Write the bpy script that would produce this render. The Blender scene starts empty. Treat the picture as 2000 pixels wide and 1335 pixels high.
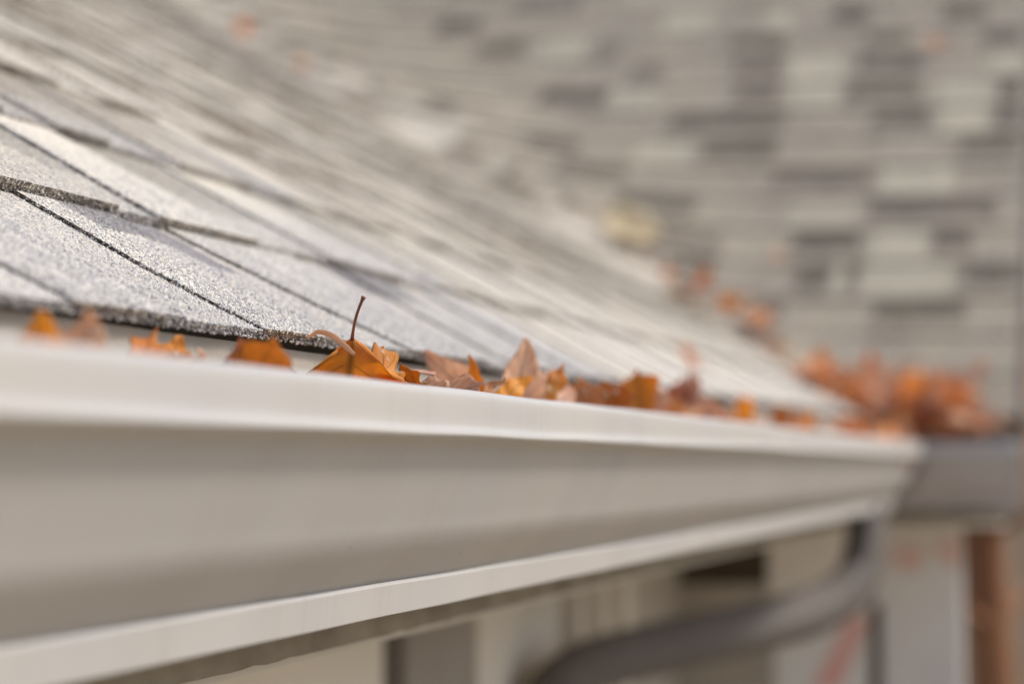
import bpy, math, random
import numpy as np
from mathutils import Vector, Matrix, noise

random.seed(7); rng = np.random.default_rng(7)
S = bpy.context.scene
C = S.collection

# ---------------------------------------------------------------- camera
FPX = 5833.0                                   # focal length in pixels of a 2000 px wide frame
PSI = math.asin(1150/math.sqrt(1150**2+238**2+FPX**2))
THE = math.asin((238/math.sqrt(1150**2+238**2+FPX**2))/math.cos(PSI))
FWD = Vector((-math.sin(PSI)*math.cos(THE), math.cos(PSI)*math.cos(THE), math.sin(THE)))
RGT = Vector((math.cos(PSI), math.sin(PSI), 0))
UPV = RGT.cross(FWD)
cam_d = bpy.data.cameras.new('camera'); cam = bpy.data.objects.new('camera', cam_d); C.objects.link(cam)
cam.matrix_world = Matrix(((RGT.x, UPV.x, -FWD.x, 0), (RGT.y, UPV.y, -FWD.y, 0), (RGT.z, UPV.z, -FWD.z, 0), (0, 0, 0, 1)))
cam_d.sensor_width = 36; cam_d.lens = 36*FPX/2000; cam_d.clip_start = 0.02; cam_d.clip_end = 500
cam_d.dof.use_dof = True; cam_d.dof.focus_distance = 1.405; cam_d.dof.aperture_fstop = 6.6
S.camera = cam
S.render.resolution_x = 1024; S.render.resolution_y = 683

# ---------------------------------------------------------------- light
SUN = Vector((0.62, 0.26, 0.72)).normalized()
w = bpy.data.worlds.new('World'); S.world = w; w.use_nodes = True
nt = w.node_tree; bg = nt.nodes['Background']; bg.inputs[1].default_value = 0.148
sky = nt.nodes.new('ShaderNodeTexSky'); sky.sky_type = 'NISHITA'; sky.sun_disc = False
sky.sun_elevation = math.asin(SUN.z); sky.sun_rotation = math.atan2(SUN.x, SUN.y)
sky.dust_density = 2.5; sky.ozone_density = 0.6
nt.links.new(sky.outputs[0], bg.inputs[0])
sl = bpy.data.lights.new('sun', 'SUN'); sl.energy = 3.0; sl.angle = math.radians(9); sl.color = (1, 0.935, 0.86)
so = bpy.data.objects.new('sun', sl); C.objects.link(so); so.rotation_euler = SUN.to_track_quat('Z', 'Y').to_euler()
S.view_settings.view_transform = 'Standard'; S.view_settings.look = 'None'
S.view_settings.exposure = 0.0; S.view_settings.gamma = 1.0

# ---------------------------------------------------------------- helpers
def P(u, v, d):                                # point seen at pixel (u, v) of the 2000 px photo, at depth d
    return FWD*d + RGT*((u-1000)/FPX*d) + UPV*((667.5-v)/FPX*d)

def tag(o, label=None, cat=None, group=None, kind=None):
    if label: o['label'] = label
    if cat: o['category'] = cat
    if group: o['group'] = group
    if kind: o['kind'] = kind
    return o

def thing(name, label, cat, loc=(0, 0, 0), group=None):
    o = bpy.data.objects.new(name, None); C.objects.link(o); o.location = loc
    o.empty_display_size = 0.05
    return tag(o, label, cat, group)

class MB:
    def __init__(s): s.v = []; s.f = []; s.c = []; s.uv = []
    def grid(s, fn, nu, nv, col=(1, 1, 1), flip=False):
        b = len(s.v)
        for i in range(nu+1):
            for j in range(nv+1):
                s.v.append(tuple(fn(i/nu, j/nv)))
        for i in range(nu):
            for j in range(nv):
                q = [b+i*(nv+1)+j, b+(i+1)*(nv+1)+j, b+(i+1)*(nv+1)+j+1, b+i*(nv+1)+j+1]
                if flip: q.reverse()
                s.f.append(q); s.c.append(col); s.uv.append([(i/nu, j/nv), ((i+1)/nu, j/nv), ((i+1)/nu, (j+1)/nv), (i/nu, (j+1)/nv)] if not flip else
                                       [(i/nu, (j+1)/nv), ((i+1)/nu, (j+1)/nv), ((i+1)/nu, j/nv), (i/nu, j/nv)])
    def box(s, x0, x1, y0, y1, z0, z1, col=(1, 1, 1)):
        b = len(s.v)
        s.v += [(x0, y0, z0), (x1, y0, z0), (x1, y1, z0), (x0, y1, z0), (x0, y0, z1), (x1, y0, z1), (x1, y1, z1), (x0, y1, z1)]
        for q in ((0, 3, 2, 1), (4, 5, 6, 7), (0, 1, 5, 4), (1, 2, 6, 5), (2, 3, 7, 6), (3, 0, 4, 7)):
            s.f.append([b+k for k in q]); s.c.append(col); s.uv.append([(0, 0), (1, 0), (1, 1), (0, 1)])
    def tube(s, pts, rad, n=10, squash=1.0, col=(1, 1, 1), cap=True):
        b = len(s.v); m = len(pts); pts = [Vector(p) for p in pts]
        for i, p in enumerate(pts):
            t = (pts[min(i+1, m-1)]-pts[max(i-1, 0)]).normalized()
            a = t.cross(Vector((0.02, 1, 0.01))).normalized(); c = t.cross(a)
            r = rad[i] if hasattr(rad, '__len__') else rad
            for k in range(n):
                an = 2*math.pi*k/n
                s.v.append(tuple(p+a*math.cos(an)*r+c*math.sin(an)*r*squash))
        for i in range(m-1):
            for k in range(n):
                s.f.append([b+i*n+k, b+i*n+(k+1) % n, b+(i+1)*n+(k+1) % n, b+(i+1)*n+k]); s.c.append(col); s.uv.append([(0, 0)]*4)
        if cap:
            s.f.append([b+k for k in range(n)][::-1]); s.c.append(col); s.uv.append([(0, 0)]*n)
            s.f.append([b+(m-1)*n+k for k in range(n)]); s.c.append(col); s.uv.append([(0, 0)]*n)
    def build(s, name, mat, parent=None, smooth=False, bevel=0):
        me = bpy.data.meshes.new(name); me.from_pydata(s.v, [], s.f)
        ca = me.color_attributes.new('tone', 'FLOAT_COLOR', 'CORNER'); uv = me.uv_layers.new(name='UVMap')
        k = 0; cd = []; ud = []
        for f, c, u in zip(s.f, s.c, s.uv):
            for q in range(len(f)):
                cd += [c[0], c[1], c[2], 1]; ud += [u[q][0], u[q][1]]
        ca.data.foreach_set('color', cd); uv.data.foreach_set('uv', ud)
        me.materials.append(mat)
        if smooth: me.polygons.foreach_set('use_smooth', [True]*len(me.polygons))
        me.update()
        o = bpy.data.objects.new(name, me); C.objects.link(o)
        if parent: o.parent = parent
        if bevel:
            m = o.modifiers.new('bevel', 'BEVEL'); m.width = bevel; m.segments = 2; m.limit_method = 'ANGLE'
        return o

# ---------------------------------------------------------------- materials
class NT:
    def __init__(s, name):
        s.m = bpy.data.materials.new(name); s.m.use_nodes = True; s.t = s.m.node_tree
        s.b = s.t.nodes['Principled BSDF']; s.out = s.t.nodes['Material Output']
    def n(s, typ, **kw):
        x = s.t.nodes.new(typ)
        for k, v in kw.items(): setattr(x, k, v)
        return x
    def l(s, a, b): s.t.links.new(a, b)
    def coord(s, which='Object', scale=(1, 1, 1), rot=(0, 0, 0)):
        tc = s.n('ShaderNodeTexCoord'); mp = s.n('ShaderNodeMapping')
        mp.inputs['Scale'].default_value = scale; mp.inputs['Rotation'].default_value = rot
        s.l(tc.outputs[which], mp.inputs[0]); return mp.outputs[0]
    def noise(s, vec, scale, detail=3, rough=0.5):
        x = s.n('ShaderNodeTexNoise'); x.inputs['Scale'].default_value = scale
        x.inputs['Detail'].default_value = detail; x.inputs['Roughness'].default_value = rough
        s.l(vec, x.inputs['Vector']); return x.outputs['Fac']
    def ramp(s, fac, stops, interp='LINEAR'):
        r = s.n('ShaderNodeValToRGB'); e = r.color_ramp.elements; r.color_ramp.interpolation = interp
        while len(e) < len(stops): e.new(0.5)
        for k, (p, c) in enumerate(stops):
            e[k].position = p; e[k].color = (*c, 1) if len(c) == 3 else c
        s.l(fac, r.inputs[0]); return r.outputs[0]
    def mix(s, a, b, fac, mode='MIX'):
        x = s.n('ShaderNodeMix', data_type='RGBA', blend_type=mode)
        for inp, v in ((x.inputs[0], fac), (x.inputs[6], a), (x.inputs[7], b)):
            if hasattr(v, 'links') or isinstance(v, bpy.types.NodeSocket): s.l(v, inp)
            elif isinstance(v, tuple): inp.default_value = (*v, 1)
            else: inp.default_value = v
        return x.outputs[2]
    def math(s, op, a, b=0.0, c=0.0):
        x = s.n('ShaderNodeMath', operation=op)
        for inp, v in zip(x.inputs, (a, b, c)):
            if isinstance(v, bpy.types.NodeSocket): s.l(v, inp)
            else: inp.default_value = v
        return x.outputs[0]
    def bump(s, h, strength, dist):
        x = s.n('ShaderNodeBump'); x.inputs['Strength'].default_value = strength; x.inputs['Distance'].default_value = dist
        s.l(h, x.inputs['Height']); s.l(x.outputs[0], s.b.inputs['Normal'])

def plain(name, c1, c2, scale, rough=0.6, bump=0.0, bscale=40, sc=(1, 1, 1)):
    t = NT(name); v = t.coord(scale=sc)
    f = t.noise(v, scale, 4)
    t.l(t.ramp(f, [(0.3, c1), (0.7, c2)]), t.b.inputs['Base Color']); t.b.inputs['Roughness'].default_value = rough
    if bump: t.bump(t.noise(v, bscale, 4), bump, 0.002)
    return t.m

def shingle_mat():
    t = NT('asphalt_shingle'); v = t.coord()
    at = t.n('ShaderNodeVertexColor'); at.layer_name = 'tone'
    vo = t.n('ShaderNodeTexVoronoi'); vo.inputs['Scale'].default_value = 620; t.l(v, vo.inputs['Vector'])
    sep = t.n('ShaderNodeSeparateColor'); t.l(vo.outputs['Color'], sep.inputs[0])
    g = t.ramp(sep.outputs[0], [(0.0, (0.42, 0.41, 0.42)), (0.22, (0.66, 0.65, 0.66)), (0.5, (1.0, 0.99, 0.96)), (0.8, (1.25, 1.24, 1.2)), (1.0, (1.4, 1.36, 1.28))])
    c = t.mix(at.outputs[0], g, 1.0, 'MULTIPLY')
    blot = t.ramp(t.noise(v, 9, 4, 0.6), [(0.3, (0.88, 0.88, 0.9)), (0.7, (1.08, 1.06, 1.03))])
    c = t.mix(c, blot, 1.0, 'MULTIPLY')
    t.l(c, t.b.inputs['Base Color']); t.b.inputs['Roughness'].default_value = 0.92
    t.b.inputs['Specular IOR Level'].default_value = 0.25
    h = t.math('SUBTRACT', 1.0, vo.outputs['Distance'])
    t.bump(h, 0.55, 0.0012)
    return t.m

def butt_mat():
    t = NT('shingle_edge'); v = t.coord()
    vo = t.n('ShaderNodeTexVoronoi'); vo.inputs['Scale'].default_value = 560; t.l(v, vo.inputs['Vector'])
    sep = t.n('ShaderNodeSeparateColor'); t.l(vo.outputs['Color'], sep.inputs[0])
    c = t.ramp(sep.outputs[0], [(0.0, (0.05, 0.042, 0.035)), (0.4, (0.10, 0.085, 0.07)), (0.7, (0.24, 0.21, 0.18)), (1.0, (0.52, 0.47, 0.41))])
    at = t.n('ShaderNodeVertexColor'); at.layer_name = 'tone'; c = t.mix(c, at.outputs[0], 1.0, 'MULTIPLY')
    t.l(c, t.b.inputs['Base Color']); t.b.inputs['Roughness'].default_value = 0.95
    t.bump(vo.outputs['Distance'], 0.8, 0.001)
    return t.m

def gran_mat():
    t = NT('granule'); at = t.n('ShaderNodeVertexColor'); at.layer_name = 'tone'
    t.l(at.outputs[0], t.b.inputs['Base Color']); t.b.inputs['Roughness'].default_value = 0.7
    return t.m

def gutter_mat(name, base, warm):
    t = NT(name); v = t.coord()
    big = t.noise(v, 5, 3)
    st = t.coord(scale=(40, 400, 3))                   # streaks that run down the face
    stn = t.noise(st, 1.0, 3, 0.6)
    c = t.mix(base, warm, t.ramp(big, [(0.35, (0, 0, 0)), (0.7, (1, 1, 1))]))
    c = t.mix(c, t.mix(c, t.ramp(stn, [(0.3, (0.88, 0.865, 0.84)), (0.6, (1, 1, 1))]), 1.0, 'MULTIPLY'), t.ramp(t.noise(t.coord(scale=(1, 1, 0.3)), 11, 3), [(0.45, (0, 0, 0)), (0.7, (1, 1, 1))]))
    sp = t.n('ShaderNodeTexVoronoi'); sp.inputs['Scale'].default_value = 45; t.l(v, sp.inputs['Vector'])
    spots = t.ramp(sp.outputs['Distance'], [(0.03, (0.35, 0.3, 0.25)), (0.045, (1, 1, 1))])
    msk = t.ramp(t.noise(v, 14, 2), [(0.58, (0, 0, 0)), (0.62, (1, 1, 1))])
    c = t.mix(c, t.mix(c, spots, 1.0, 'MULTIPLY'), msk)
    t.l(c, t.b.inputs['Base Color']); t.b.inputs['Roughness'].default_value = 0.42
    t.b.inputs['Specular IOR Level'].default_value = 0.35
    t.bump(t.math('ADD', t.math('MULTIPLY', stn, 0.25), t.noise(v, 9, 2)), 0.12, 0.0012)
    return t.m

def leaf_mat(name, dark, mid, light, trans=0.45, under=None):
    t = NT(name)
    uvn = t.n('ShaderNodeUVMap'); uvn.uv_map = 'UVMap'
    sx = t.n('ShaderNodeSeparateXYZ'); t.l(uvn.outputs[0], sx.inputs[0])
    S_, T_ = sx.outputs[0], sx.outputs[1]               # along the midrib, across
    a = t.math('ABSOLUTE', t.math('SUBTRACT', T_, 0.5))
    rib = t.math('SUBTRACT', 1.0, t.math('SMOOTH_MIN', t.math('MULTIPLY', a, 26.0), 1.0, 0.2))
    side = t.math('PINGPONG', t.math('SUBTRACT', t.math('MULTIPLY', S_, 7.0), t.math('MULTIPLY', a, 2.6)), 0.5)
    sv = t.math('SUBTRACT', 1.0, t.math('MINIMUM', t.math('MULTIPLY', side, 11.0), 1.0))
    vein = t.math('MAXIMUM', rib, t.math('MULTIPLY', sv, 0.55))
    v = t.coord()
    oi = t.n('ShaderNodeObjectInfo')
    vv = t.n('ShaderNodeVectorMath', operation='ADD'); t.l(v, vv.inputs[0])
    cmb = t.n('ShaderNodeCombineXYZ'); t.l(t.math('MULTIPLY', oi.outputs['Random'], 9.0), cmb.inputs[0]); t.l(cmb.outputs[0], vv.inputs[1])
    nz = t.noise(vv.outputs[0], 38, 5, 0.6)
    c = t.ramp(nz, [(0.28, dark), (0.5, mid), (0.72, light)])
    c = t.mix(c, tuple(x*0.42 for x in mid), t.math('MULTIPLY', vein, 0.8))
    edge = t.math('MULTIPLY', t.math('GREATER_THAN', a, 0.44), 0.35)
    c = t.mix(c, tuple(x*0.6 for x in dark), edge)
    hs = t.n('ShaderNodeHueSaturation'); t.l(c, hs.inputs['Color'])
    t.l(t.math('MULTIPLY_ADD', oi.outputs['Random'], 0.35, 0.85), hs.inputs['Value'])
    t.l(t.math('MULTIPLY_ADD', oi.outputs['Random'], 0.03, 0.485), hs.inputs['Hue'])
    spn = t.n('ShaderNodeTexVoronoi'); spn.inputs['Scale'].default_value = 130; t.l(vv.outputs[0], spn.inputs['Vector'])
    spk = t.math('MULTIPLY', t.math('LESS_THAN', spn.outputs['Distance'], 0.2), t.math('GREATER_THAN', t.noise(vv.outputs[0], 60, 2), 0.56))
    col = t.mix(hs.outputs[0], (0.75, 0.66, 0.55), spk)
    t.l(col, t.b.inputs['Base Color']); t.b.inputs['Roughness'].default_value = 0.5
    t.b.inputs['Specular IOR Level'].default_value = 0.35
    tr = t.n('ShaderNodeBsdfTranslucent'); sat = t.n('ShaderNodeHueSaturation'); sat.inputs['Saturation'].default_value = 1.0
    sat.inputs['Value'].default_value = 1.35; t.l(col, sat.inputs['Color']); t.l(sat.outputs[0], tr.inputs[0])
    mx = t.n('ShaderNodeMixShader'); mx.inputs[0].default_value = trans
    t.l(t.b.outputs[0], mx.inputs[1]); t.l(tr.outputs[0], mx.inputs[2]); t.l(mx.outputs[0], t.out.inputs[0])
    t.bump(t.math('ADD', t.math('MULTIPLY', vein, 0.6), nz), 0.5, 0.0006)
    return t.m

M = {}
M['shingle'] = shingle_mat(); M['butt'] = butt_mat(); M['granule'] = gran_mat()
M['gutter'] = gutter_mat('painted_aluminium', (0.50, 0.484, 0.468), (0.53, 0.506, 0.472))
M['gutter_b'] = gutter_mat('painted_aluminium_taupe', (0.50, 0.46, 0.45), (0.54, 0.50, 0.48))
M['trough'] = plain('stained_trough', (0.36, 0.32, 0.27), (0.46, 0.415, 0.35), 14, 0.6, 0.1, 60)
M['pipe'] = plain('taupe_paint', (0.13, 0.114, 0.103), (0.15, 0.131, 0.119), 8, 0.9, 0.1, 60)
M['fascia'] = plain('weathered_board', (0.22, 0.19, 0.15), (0.40, 0.36, 0.30), 30, 0.85, 0.9, 90, (1, 0.35, 1))
M['cream'] = plain('cream_board', (0.70, 0.66, 0.60), (0.76, 0.72, 0.66), 6, 0.7, 0.1, 50)
M['white'] = plain('white_board', (0.87, 0.84, 0.80), (0.90, 0.87, 0.84), 5, 0.6)
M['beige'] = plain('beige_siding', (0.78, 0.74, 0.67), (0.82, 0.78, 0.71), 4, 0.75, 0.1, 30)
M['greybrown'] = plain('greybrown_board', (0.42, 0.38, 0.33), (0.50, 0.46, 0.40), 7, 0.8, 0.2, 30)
M['taupe'] = plain('taupe_shutter', (0.29, 0.26, 0.235), (0.33, 0.30, 0.27), 7, 0.7)
M['dark'] = plain('recess_shade', (0.075, 0.056, 0.04), (0.10, 0.075, 0.055), 9, 0.9)  # dark brown that paints the shade in the gap under the soffit
M['wrap'] = plain('house_wrap', (0.74, 0.72, 0.71), (0.82, 0.80, 0.78), 7, 0.55, 0.4, 12)
M['wrapwhite'] = plain('white_house_wrap', (0.86, 0.86, 0.85), (0.9, 0.9, 0.89), 7, 0.55, 0.4, 12)
M['pink'] = plain('pink_print', (0.86, 0.48, 0.44), (0.88, 0.54, 0.50), 12, 0.6)
M['palepink'] = plain('pale_pink_print', (0.76, 0.52, 0.47), (0.80, 0.58, 0.53), 12, 0.6)
M['rake'] = plain('rake_board', (0.09, 0.075, 0.065), (0.13, 0.11, 0.095), 12, 0.7)
M['leaf_orange'] = leaf_mat('leaf_orange', (0.56, 0.25, 0.06), (0.74, 0.37, 0.08), (0.84, 0.47, 0.11), 0.55)
M['leaf_brown'] = leaf_mat('leaf_brown', (0.48, 0.23, 0.12), (0.66, 0.35, 0.19), (0.76, 0.45, 0.26), 0.5)
M['leaf_tan'] = leaf_mat('leaf_tan', (0.66, 0.42, 0.29), (0.78, 0.54, 0.39), (0.86, 0.66, 0.50), 0.5)
M['leaf_yellow'] = leaf_mat('leaf_yellow', (0.84, 0.71, 0.42), (0.89, 0.79, 0.50), (0.92, 0.84, 0.58), 0.35)
M['leaf_red'] = leaf_mat('leaf_red', (0.48, 0.22, 0.13), (0.62, 0.30, 0.18), (0.72, 0.38, 0.23), 0.45)
M['leaf_green'] = leaf_mat('leaf_green_gold', (0.42, 0.32, 0.05), (0.68, 0.32, 0.05), (0.8, 0.40, 0.06), 0.55)
M['stem'] = plain('leaf_stem', (0.22, 0.07, 0.035), (0.40, 0.14, 0.06), 60, 0.5)
M['stem_pale'] = plain('pale_stem', (0.5, 0.25, 0.16), (0.6, 0.32, 0.22), 60, 0.5)
M['stem_tip'] = plain('stem_tip', (0.6, 0.42, 0.22), (0.7, 0.5, 0.28), 90, 0.6)

# ---------------------------------------------------------------- the setting
def structure(name, mb, mat, kind='structure', smooth=False):
    o = mb.build(name, mat, None, smooth); o['kind'] = kind; return o

t = NT('lawn_ground'); v = t.coord()
f = t.noise(v, 3.0, 6, 0.65)
t.l(t.ramp(f, [(0.3, (0.16, 0.15, 0.08)), (0.5, (0.26, 0.20, 0.13)), (0.7, (0.34, 0.25, 0.16))]), t.b.inputs['Base Color'])
t.b.inputs['Roughness'].default_value = 0.95; t.bump(t.noise(v, 30, 4), 0.8, 0.03)
GZ = -2.9
g = MB(); g.grid(lambda a, b: (-150+300*a, -150+300*b, GZ), 30, 30); structure('ground', g, t.m)

# ---------------------------------------------------------------- house
EX = 0.385            # eave line of the near slope: x = -EX
YC = 4.98             # inside corner: eave line of the far slope is y = YC
PITCH = math.radians(30); CP, SP = math.cos(PITCH), math.sin(PITCH)
EXPO = 0.1435
Z_E = [(0.0, .063), (0.6, .065), (1.05, .0672), (1.45, .0692), (2.0, .0715), (2.7, .0745), (4.5, .0840), (9, .086)]
def zeave(y):
    return float(np.interp(y, [a for a, b in Z_E], [b for a, b in Z_E]))
def wav(y, s, amp=0.0012):
    return amp*(noise.noise(Vector((y*6, s*5, 3.1)))+0.5*noise.noise(Vector((y*17, s*11, 9.1))))
TN = math.tan(PITCH)
def smax(a, b):        # the two slopes run into each other in a rounded, woven valley
    k = min(0.32, 0.012+0.8*max(0.0, max(a, b)-0.10))
    d = abs(a-b)
    return max(a, b)+(max(k-d, 0)**2)/(4*k)
def flare(s): return 0.0045*((1-s/0.15)**2-1) if s < 0.15 else -0.0045
def roofA(y, s, h):   # s metres up the slope from the eave, h metres off the deck
    x = EX+s*CP-h*SP; za = zeave(y)-0.010+flare(s)+s*SP; zb = 0.074+(y-YC)*TN
    return Vector((-x, y, smax(za, zb)+h*CP+wav(y, s)))
def roofB(x, s, h):   # x is the world x
    y = YC+s*CP-h*SP; zb = 0.074+s*SP; za = zeave(min(y, YC))-0.0145+(-x-EX)*TN
    return Vector((x, y, smax(zb, za)+h*CP+wav(x+20, s)))

LIGHT = [(0.64, 0.62, 0.57), (0.68, 0.65, 0.59), (0.61, 0.59, 0.55), (0.66, 0.64, 0.60), (0.58, 0.55, 0.50)]
MID = [(0.45, 0.42, 0.37), (0.48, 0.45, 0.39), (0.41, 0.38, 0.34)]
DARK = [(0.235, 0.212, 0.17), (0.255, 0.228, 0.18), (0.225, 0.20, 0.165), (0.26, 0.222, 0.185)]

def slab(mt, me, F, a0, a1, s0, s1, hb0, ht0, hb1, ht1, col, taper=0.0, na=None, jag=0.0006, te=(1.2, .8)):
    """one shingle piece: a0..a1 along the eave, s0..s1 up the slope; top goes to mt, edges to me"""
    na = na or max(1, int(abs(a1-a0)/0.03)); ns = 4
    def edge(a):
        return s0 + jag*noise.noise(Vector((a*300, s0*77, 1.7))) + 0.0012*noise.noise(Vector((a*14, s0*31, 4.7)))
    def pt(ua, us, top):
        a = a0+(a1-a0)*ua; tn_, tf_ = taper if isinstance(taper, tuple) else (taper, -taper); tp = us*(tn_*(1-ua)+tf_*ua)
        s = edge(a)*(1-us)+s1*us
        h = (ht0*(1-us)+ht1*us) if top else (hb0*(1-us)+hb1*us)
        a += 0.0022*noise.noise(Vector((s*70, a0*31, 8.8)))+0.0006*noise.noise(Vector((s*300, a0*31, 2.8)))
        return F(a+tp, s, h)
    flip = F is roofA
    if callable(col): ns = 10
    k0 = len(mt.c)
    mt.grid(lambda p, q: pt(p, q, True), na, ns, (1, 1, 1) if callable(col) else col, flip)
    if callable(col):
        for i in range(na):
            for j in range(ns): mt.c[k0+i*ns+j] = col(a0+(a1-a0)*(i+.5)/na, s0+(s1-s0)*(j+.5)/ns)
    me.grid(lambda p, q: pt(p, 0, q > .5), na, 1, (te[0],)*3, not flip)
    me.grid(lambda p, q: pt(p, q, False), na, 1, (1.5, 1.4, 1.3), not flip)
    for e in (0, 1):
        me.grid(lambda p, q, e=e: pt(e, p, q > .5), ns, 1, (te[1],)*3, flip if e == 0 else not flip)

TBK = 0.0021           # thickness of one layer
house = thing('house', 'house corner with grey asphalt shingle roof slopes meeting in a valley', 'house', (-EX-0.3, YC+0.3, GZ))
house_inv = Matrix.Translation(house.location).inverted()
def hp(o, label=None, parent=None):   # a part of the house, kept where it was modelled
    o.parent = parent or house
    if not parent: o.matrix_parent_inverse = house_inv
    if label: o['label'] = label
    return o

def tabs_random(a0, a1, rs):
    out = []; a = a0 - rs.random()*0.2
    while a < a1:
        wd = rs.uniform(0.09, 0.21); out.append((a, a+wd)); a += wd + rs.uniform(0.06, 0.16)
    return out

def col_jit(c, rs, k=0.05):
    m = 1+rs.uniform(-k, k); return tuple(x*m for x in c)

rs = random.Random(11)
# near slope ------------------------------------------------------
TAB_A = {0: [(0.55, 0.70), (0.82, 0.96), (1.075, 1.217), (1.338, 1.496), (1.640, 1.86, (-0.07, -0.03)), (1.95, 2.09), (2.2, 2.38), (2.46, 2.6), (2.74, 2.95), (3.04, 3.2), (3.33, 3.5), (3.6, 3.8), (3.9, 4.1), (4.2, 4.4), (4.5, 4.7), (4.8, 5.0)],
         1: [(0.8, 0.95), (1.04, 1.13), (1.215, 1.49), (1.558, 1.754, (0.05, -0.02)), (1.93, 2.14), (2.27, 2.4), (2.5, 2.72), (2.85, 3.0), (3.1, 3.3), (3.42, 3.6), (3.7, 3.95), (4.05, 4.2), (4.3, 4.5), (4.6, 4.8)]}
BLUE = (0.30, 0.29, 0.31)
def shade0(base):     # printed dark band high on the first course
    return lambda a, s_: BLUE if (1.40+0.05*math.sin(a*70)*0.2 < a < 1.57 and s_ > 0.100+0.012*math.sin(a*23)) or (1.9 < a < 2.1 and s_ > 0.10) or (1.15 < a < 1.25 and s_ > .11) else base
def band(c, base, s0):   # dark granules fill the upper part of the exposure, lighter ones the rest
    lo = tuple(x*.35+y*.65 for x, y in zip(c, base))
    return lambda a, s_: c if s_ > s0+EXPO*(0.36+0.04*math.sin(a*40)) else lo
mt, me = MB(), MB()
tabsA = {}
NC = 22
for n in range(NC):
    s0 = n*EXPO; y0, y1 = -0.6, min(YC+s0*CP+0.06, 7.2)
    lift = 0.0
    if n == 0:       # starter strip under the first course, a little proud
        slab(mt, me, roofA, y0, y1, 0.002, 0.1, 0.0002, 0.0020, 0.0, 0.0018, (0.4, 0.39, 0.37), na=190)
        lift = -0.0008
    # base layer, in shingle lengths
    y = y0 - rs.random()*0.5
    while y < y1:
        ln = 0.985
        col = col_jit(rs.choice(LIGHT if n < 2 else LIGHT+MID+MID), rs)
        if n > 0: k_ = (.86, .84, .80) if n > 1 else (.93, .915, .88); col = tuple(p_*q_ for p_, q_ in zip(col, k_))
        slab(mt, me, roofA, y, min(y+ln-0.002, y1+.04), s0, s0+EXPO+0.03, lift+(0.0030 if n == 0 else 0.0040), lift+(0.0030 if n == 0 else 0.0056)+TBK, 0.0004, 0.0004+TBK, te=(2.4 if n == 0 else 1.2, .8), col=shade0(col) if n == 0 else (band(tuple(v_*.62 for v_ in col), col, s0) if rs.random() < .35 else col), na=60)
        y += ln
    tb = TAB_A.get(n) or tabs_random(y0, y1, rs)
    tabsA[n] = tb
    for a, b, *tp_ in tb:
        if b > y1+.05: continue
        r = rs.random()
        pool = LIGHT if (n < 2 or r < .5) else (MID if r < .7 else DARK)
        cc_ = col_jit(rs.choice(pool), rs)
        if n > 0: k_ = (.86, .84, .80) if n > 1 else (.93, .915, .88); cc_ = tuple(p_*q_ for p_, q_ in zip(cc_, k_))
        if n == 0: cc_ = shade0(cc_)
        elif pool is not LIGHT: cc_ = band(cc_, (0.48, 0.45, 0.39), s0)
        slab(mt, me, roofA, a, b, s0-0.0015, s0+EXPO+0.02, lift+(0.0030 if n == 0 else 0.0056)+TBK, lift+(0.0044+TBK if n == 0 else 0.0060+2*TBK+0.0006*rs.random()), 0.0004+TBK, 0.0008+2*TBK, cc_, te=(1.2 if n else 2.0, 1.0 if n == 0 else 3.0), taper=tp_[0] if tp_ else (0.022 if n else 0.008))
ra = mt.build('roof_slope', M['shingle'], smooth=False); hp(ra, 'pale grey sunlit roof slope right above the near gutter')
e = me.build('shingle_edge', M['butt']); hp(e, None, ra)
# printed shade bands: darker granules on some stretches just below the course above
# far slope: tones follow the dark and light tabs seen on the roof --------------------------------
PATCH = [(1700,1890,618,0),(1460,1535,608,0),(1880,2000,538,0),(1555,1700,528,0),(1290,1400,528,0),(1820,1905,450,0),(1550,1690,450,0),(1270,1420,448,1),
 (1500,1700,378,0),(1700,1950,380,0),(1200,1370,385,0),(1090,1240,312,0),(1370,1520,305,0),(1870,2000,308,0),(1300,1535,256,0),(1700,1815,250,0),(1940,2000,250,0),
 (1040,1150,258,0),(830,925,260,0),(1050,1190,198,0),(790,905,200,0),(1430,1520,196,0),(1650,1800,188,0),(1950,2000,186,0),(1670,1800,132,0),(1430,1530,136,0),(1230,1300,142,1),
 (690,800,140,0),(1420,1535,86,0),(1690,1780,78,0),(1920,2000,74,0),(930,1030,90,0),(1840,1930,26,0),(1620,1700,32,0),(860,950,38,0),(560,650,80,0),(430,520,60,1),
 (980,1090,375,0),(850,930,310,1),(1000,1130,22,1),(1150,1220,85,1),
 (1030,1160,115,2),(1540,1650,132,2),(1545,1640,190,2),(1830,1940,200,2),(1830,1930,252,2),(1230,1350,318,2),(1720,1870,330,2),(1700,1815,475,2),(1290,1390,50,2),(1490,1550,45,2),
 (680,770,215,2),(1180,1280,205,2),(1600,1860,560,2),(1540,1680,400,3),(1930,2000,120,2)]
def pix(p): q_ = p.dot(FWD); return 1000+FPX*p.dot(RGT)/q_, 667.5-FPX*p.dot(UPV)/q_
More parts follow.
